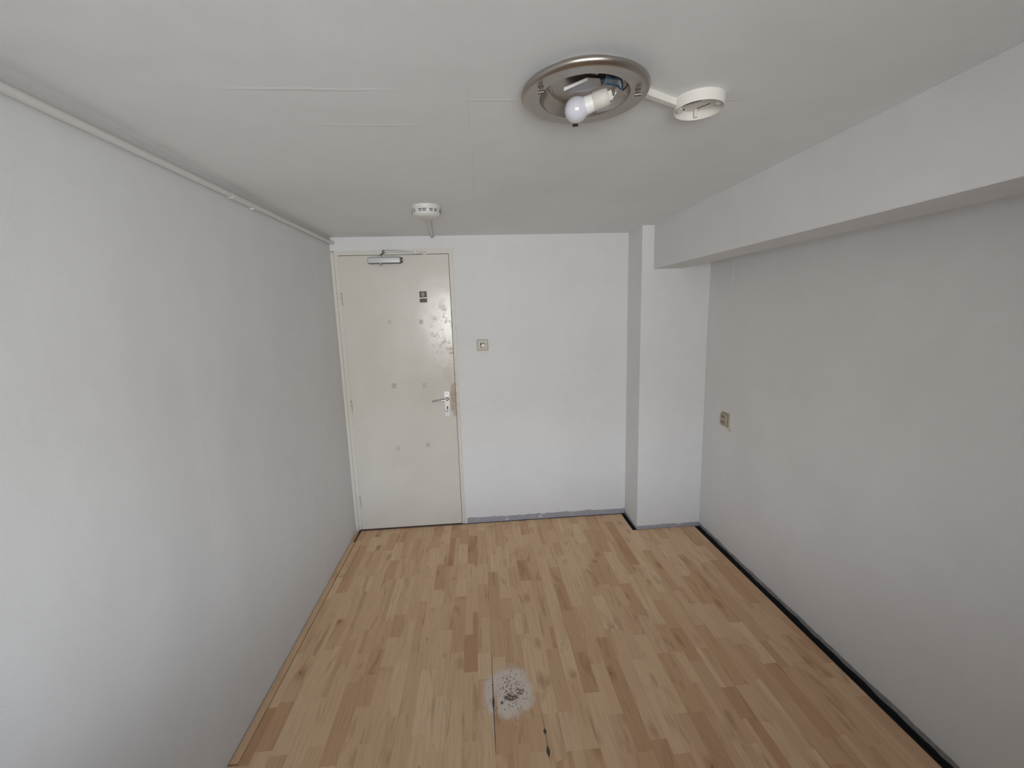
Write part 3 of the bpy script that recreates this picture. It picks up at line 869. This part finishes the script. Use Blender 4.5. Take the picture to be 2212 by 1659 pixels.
for i in range(4):
    j = (i+1) % 4; bm.faces.new((A_[i], B_[i], B_[j], A_[j]))
obj('bracket_flange', bm, M['bulbneck'], br, label='bright folded edge')
# wires
for pts, rr, mt, nm in (
    ([(1.296, -2.088, -.012), (1.308, -2.083, -.020), (1.322, -2.078, -.019), (1.338, -2.072, -.020), (1.346, -2.063, -.022)], .0023, 'wireblue', 'blue_wire'),
    ([(1.300, -2.104, -.011), (1.318, -2.100, -.017), (1.335, -2.094, -.015), (1.345, -2.082, -.019), (1.350, -2.066, -.024)], .0023, 'wireblue', 'blue_wire'),
    ([(1.330, -2.112, -.012), (1.350, -2.102, -.020), (1.356, -2.085, -.024), (1.352, -2.066, -.026)], .0020, 'wirebrown', 'dark_wire')):
    bm = BM(); tube(bm, smoothpath([(x, y, H+z) for x, y, z in pts], 6), rr, 10); obj(nm, bm, M[mt], cl, smooth=True)
bm = BM(); box(bm, 1.300, 1.333, -2.100, -2.076, H-.020, H-.011, bev=.002)
obj('terminal_block', bm, simple('clear_blue_terminal_block', (.12, .18, .24), .25), cl, label='blue-grey terminal block with wires')

# ================================================================ EMPTY DETECTOR BASE + TRUNKING
SB = Vector((1.5915, -1.9675, H))
sb = thing('detector_base', SB, 'empty round cream detector base on the ceiling beside the nickel light', 'detector base')
T = Matrix.Translation(SB)
bm = BM(); lathe(bm, [(.0635, 0), (.0640, -.004), (.0628, -.0265), (.0618, -.0275), (.0604, -.0268), (.0600, -.0050), (0, -.0050)], 96, T)
obj('base_cup', bm, M['abs'], sb, smooth=True)
for dx, dy, r_, h_ in ((-.0445, .0175, .0085, .0215), (.0385, -.0290, .0085, .0215), (.0150, -.0330, .0050, .0150)):
    bm = BM(); P_ = SB+Vector((dx, dy, 0))
    lathe(bm, [(r_, -.005), (r_, -h_), (r_*.78, -h_-.001), (r_*.45, -h_), (r_*.45, -h_+.006), (0, -h_+.006)], 24, Matrix.Translation(P_))
    obj('screw_post', bm, M['abs'], sb, smooth=True)
bm = BM(); P_ = SB+Vector((.0175, .0505, 0)); cyl(bm, (P_.x, P_.y, H-.005), (P_.x, P_.y, H-.0235), .0052, n=20)
obj('rib', bm, M['abs'], sb, smooth=True)
bm = BM()
for i in range(6):
    P_ = SB+Vector((-.0330+.0058*i, .0110-.0052*i, 0)); box(bm, P_.x-.0020, P_.x+.0020, P_.y-.010, P_.y+.0035, H-.0105, H-.005)
obj('contact_comb', bm, simple('grey_contacts', (.20, .19, .18), .5), sb)
bm = BM(); vs = box(bm, -.0180, .0180, -.0012, .0012, 0, .0006)
bmesh.ops.rotate(bm, verts=bm.verts, cent=(0, 0, 0), matrix=Matrix.Rotation(-1.0, 3, 'Z')); bmesh.ops.translate(bm, verts=bm.verts, vec=SB+Vector((.0260, .0255, -.0058)))
obj('slot', bm, M['blackhole'], sb)
bm = BM(); lathe(bm, [(.0035, 0), (.0035, -.0008), (0, -.0008)], 16, Matrix.Translation(SB+Vector((-.0195, .0485, -.0052)))); obj('screw_hole', bm, M['blackhole'], sb)
# trunking from light to base
a_ = Vector((LC.x+.1490, LC.y+.021, 0)); b_ = Vector((SB.x-.0600, SB.y+.0075, 0)); d_ = (b_-a_).normalized(); n_ = Vector((-d_.y, d_.x, 0))
bm = BM()
w_, h_ = .0165, .016
prof = [(-w_/2, 0), (-w_/2, -h_+.0015), (-w_/2+.0015, -h_), (w_/2-.0015, -h_), (w_/2, -h_+.0015), (w_/2, 0)]
r0 = [bm.verts.new(a_+n_*u+Vector((0, 0, H+z))) for u, z in prof]; r1 = [bm.verts.new(b_+n_*u+Vector((0, 0, H+z))) for u, z in prof]
bm.faces.new(r0); bm.faces.new(r1[::-1])
for i in range(6):
    j = (i+1) % 6; bm.faces.new((r0[i], r1[i], r1[j], r0[j]))
o = obj('cable_trunking', bm, M['abs']); tag(o, 'short cream cable trunking between the nickel light and the empty detector base', 'cable trunking')

# ================================================================ SMOKE DETECTOR near the door
SD = Vector((.7515, -.838, H))
sd = thing('smoke_detector', SD, 'white slotted smoke detector on the ceiling in front of the door', 'smoke detector')
T = Matrix.Translation(SD)
bm = BM(); lathe(bm, [(.0725, 0), (.0728, -.0020), (.0728, -.0130), (.0715, -.0150)], 96, T); obj('mounting_base', bm, M['abs2'], sd, smooth=True)
bm = BM(); lathe(bm, [(.0700, -.0140), (.0708, -.0150), (.0708, -.0265), (.0695, -.0345), (.0655, -.0430), (.0585, -.0500), (.0480, -.0545), (.0300, -.0560), (0, -.0563)], 96, T)
bd = obj('detector_body', bm, M['abs2'], sd, smooth=True)
def slot(a0, a1, z, rr):
    bm = BM(); n = 8; q0 = []; q1 = []
    for i in range(n+1):
        a_ = math.radians(a0+(a1-a0)*i/n)
        for L_, zz in ((q0, z+.0016), (q1, z-.0016)): L_.append(bm.verts.new((SD.x+rr*math.cos(a_), SD.y+rr*math.sin(a_), H+zz)))
    for i in range(n): bm.faces.new((q0[i], q0[i+1], q1[i+1], q1[i]))
    e_ = bmesh.ops.extrude_face_region(bm, geom=list(bm.faces))
    for v in [g for g in e_['geom'] if isinstance(g, bmesh.types.BMVert)]:
        d = Vector((v.co.x-SD.x, v.co.y-SD.y, 0)).normalized(); v.co -= d*.0025
    obj('vent_slot', bm, M['blackhole'], bd)
for a0, a1 in ((-146, -136), (-118, -104), (-102, -84), (-73, -58), (-52, -38), (-20, -4), (0, 18), (40, 58), (62, 80), (100, 118), (122, 140), (165, 182), (186, 200)):
    slot(a0, a1, -.0245, .0716); slot(a0+1, a1-1, -.0318, .0711)
bm = BM()
for i in range(3):
    x_ = SD.x-.004+.0055*(i-1); box(bm, x_-.0016, x_+.0016, SD.y+.020, SD.y+.030, H-.0575, H-.0555)
box(bm, SD.x-.014, SD.x+.010, SD.y+.033, SD.y+.041, H-.0580, H-.0540, bev=.0015)
obj('test_button', bm, simple('grey_button', (.45, .42, .40), .5), bd)
# round conduit behind it
bm = BM(); pz = H-.0085
cyl(bm, (.748, -.775, pz), (.700, -.030, pz), .0082, n=24)
lathe(bm, [(.0105, 0), (.0105, .020), (.0088, .024), (.0, .024)], 24, axis_mat((.7015, -.052, pz), (-.05, 1, -.05)))
cd = obj('conduit', bm, M['abs2'], smooth=True); tag(cd, 'short white conduit on the ceiling from the smoke detector towards the door', 'conduit')
bm = BM(); cyl(bm, (.700, -.0285, pz-.0035), (.700, -.0270, pz-.0035), .0035, n=12)
obj('conduit_hole', bm, M['blackhole'], cd)
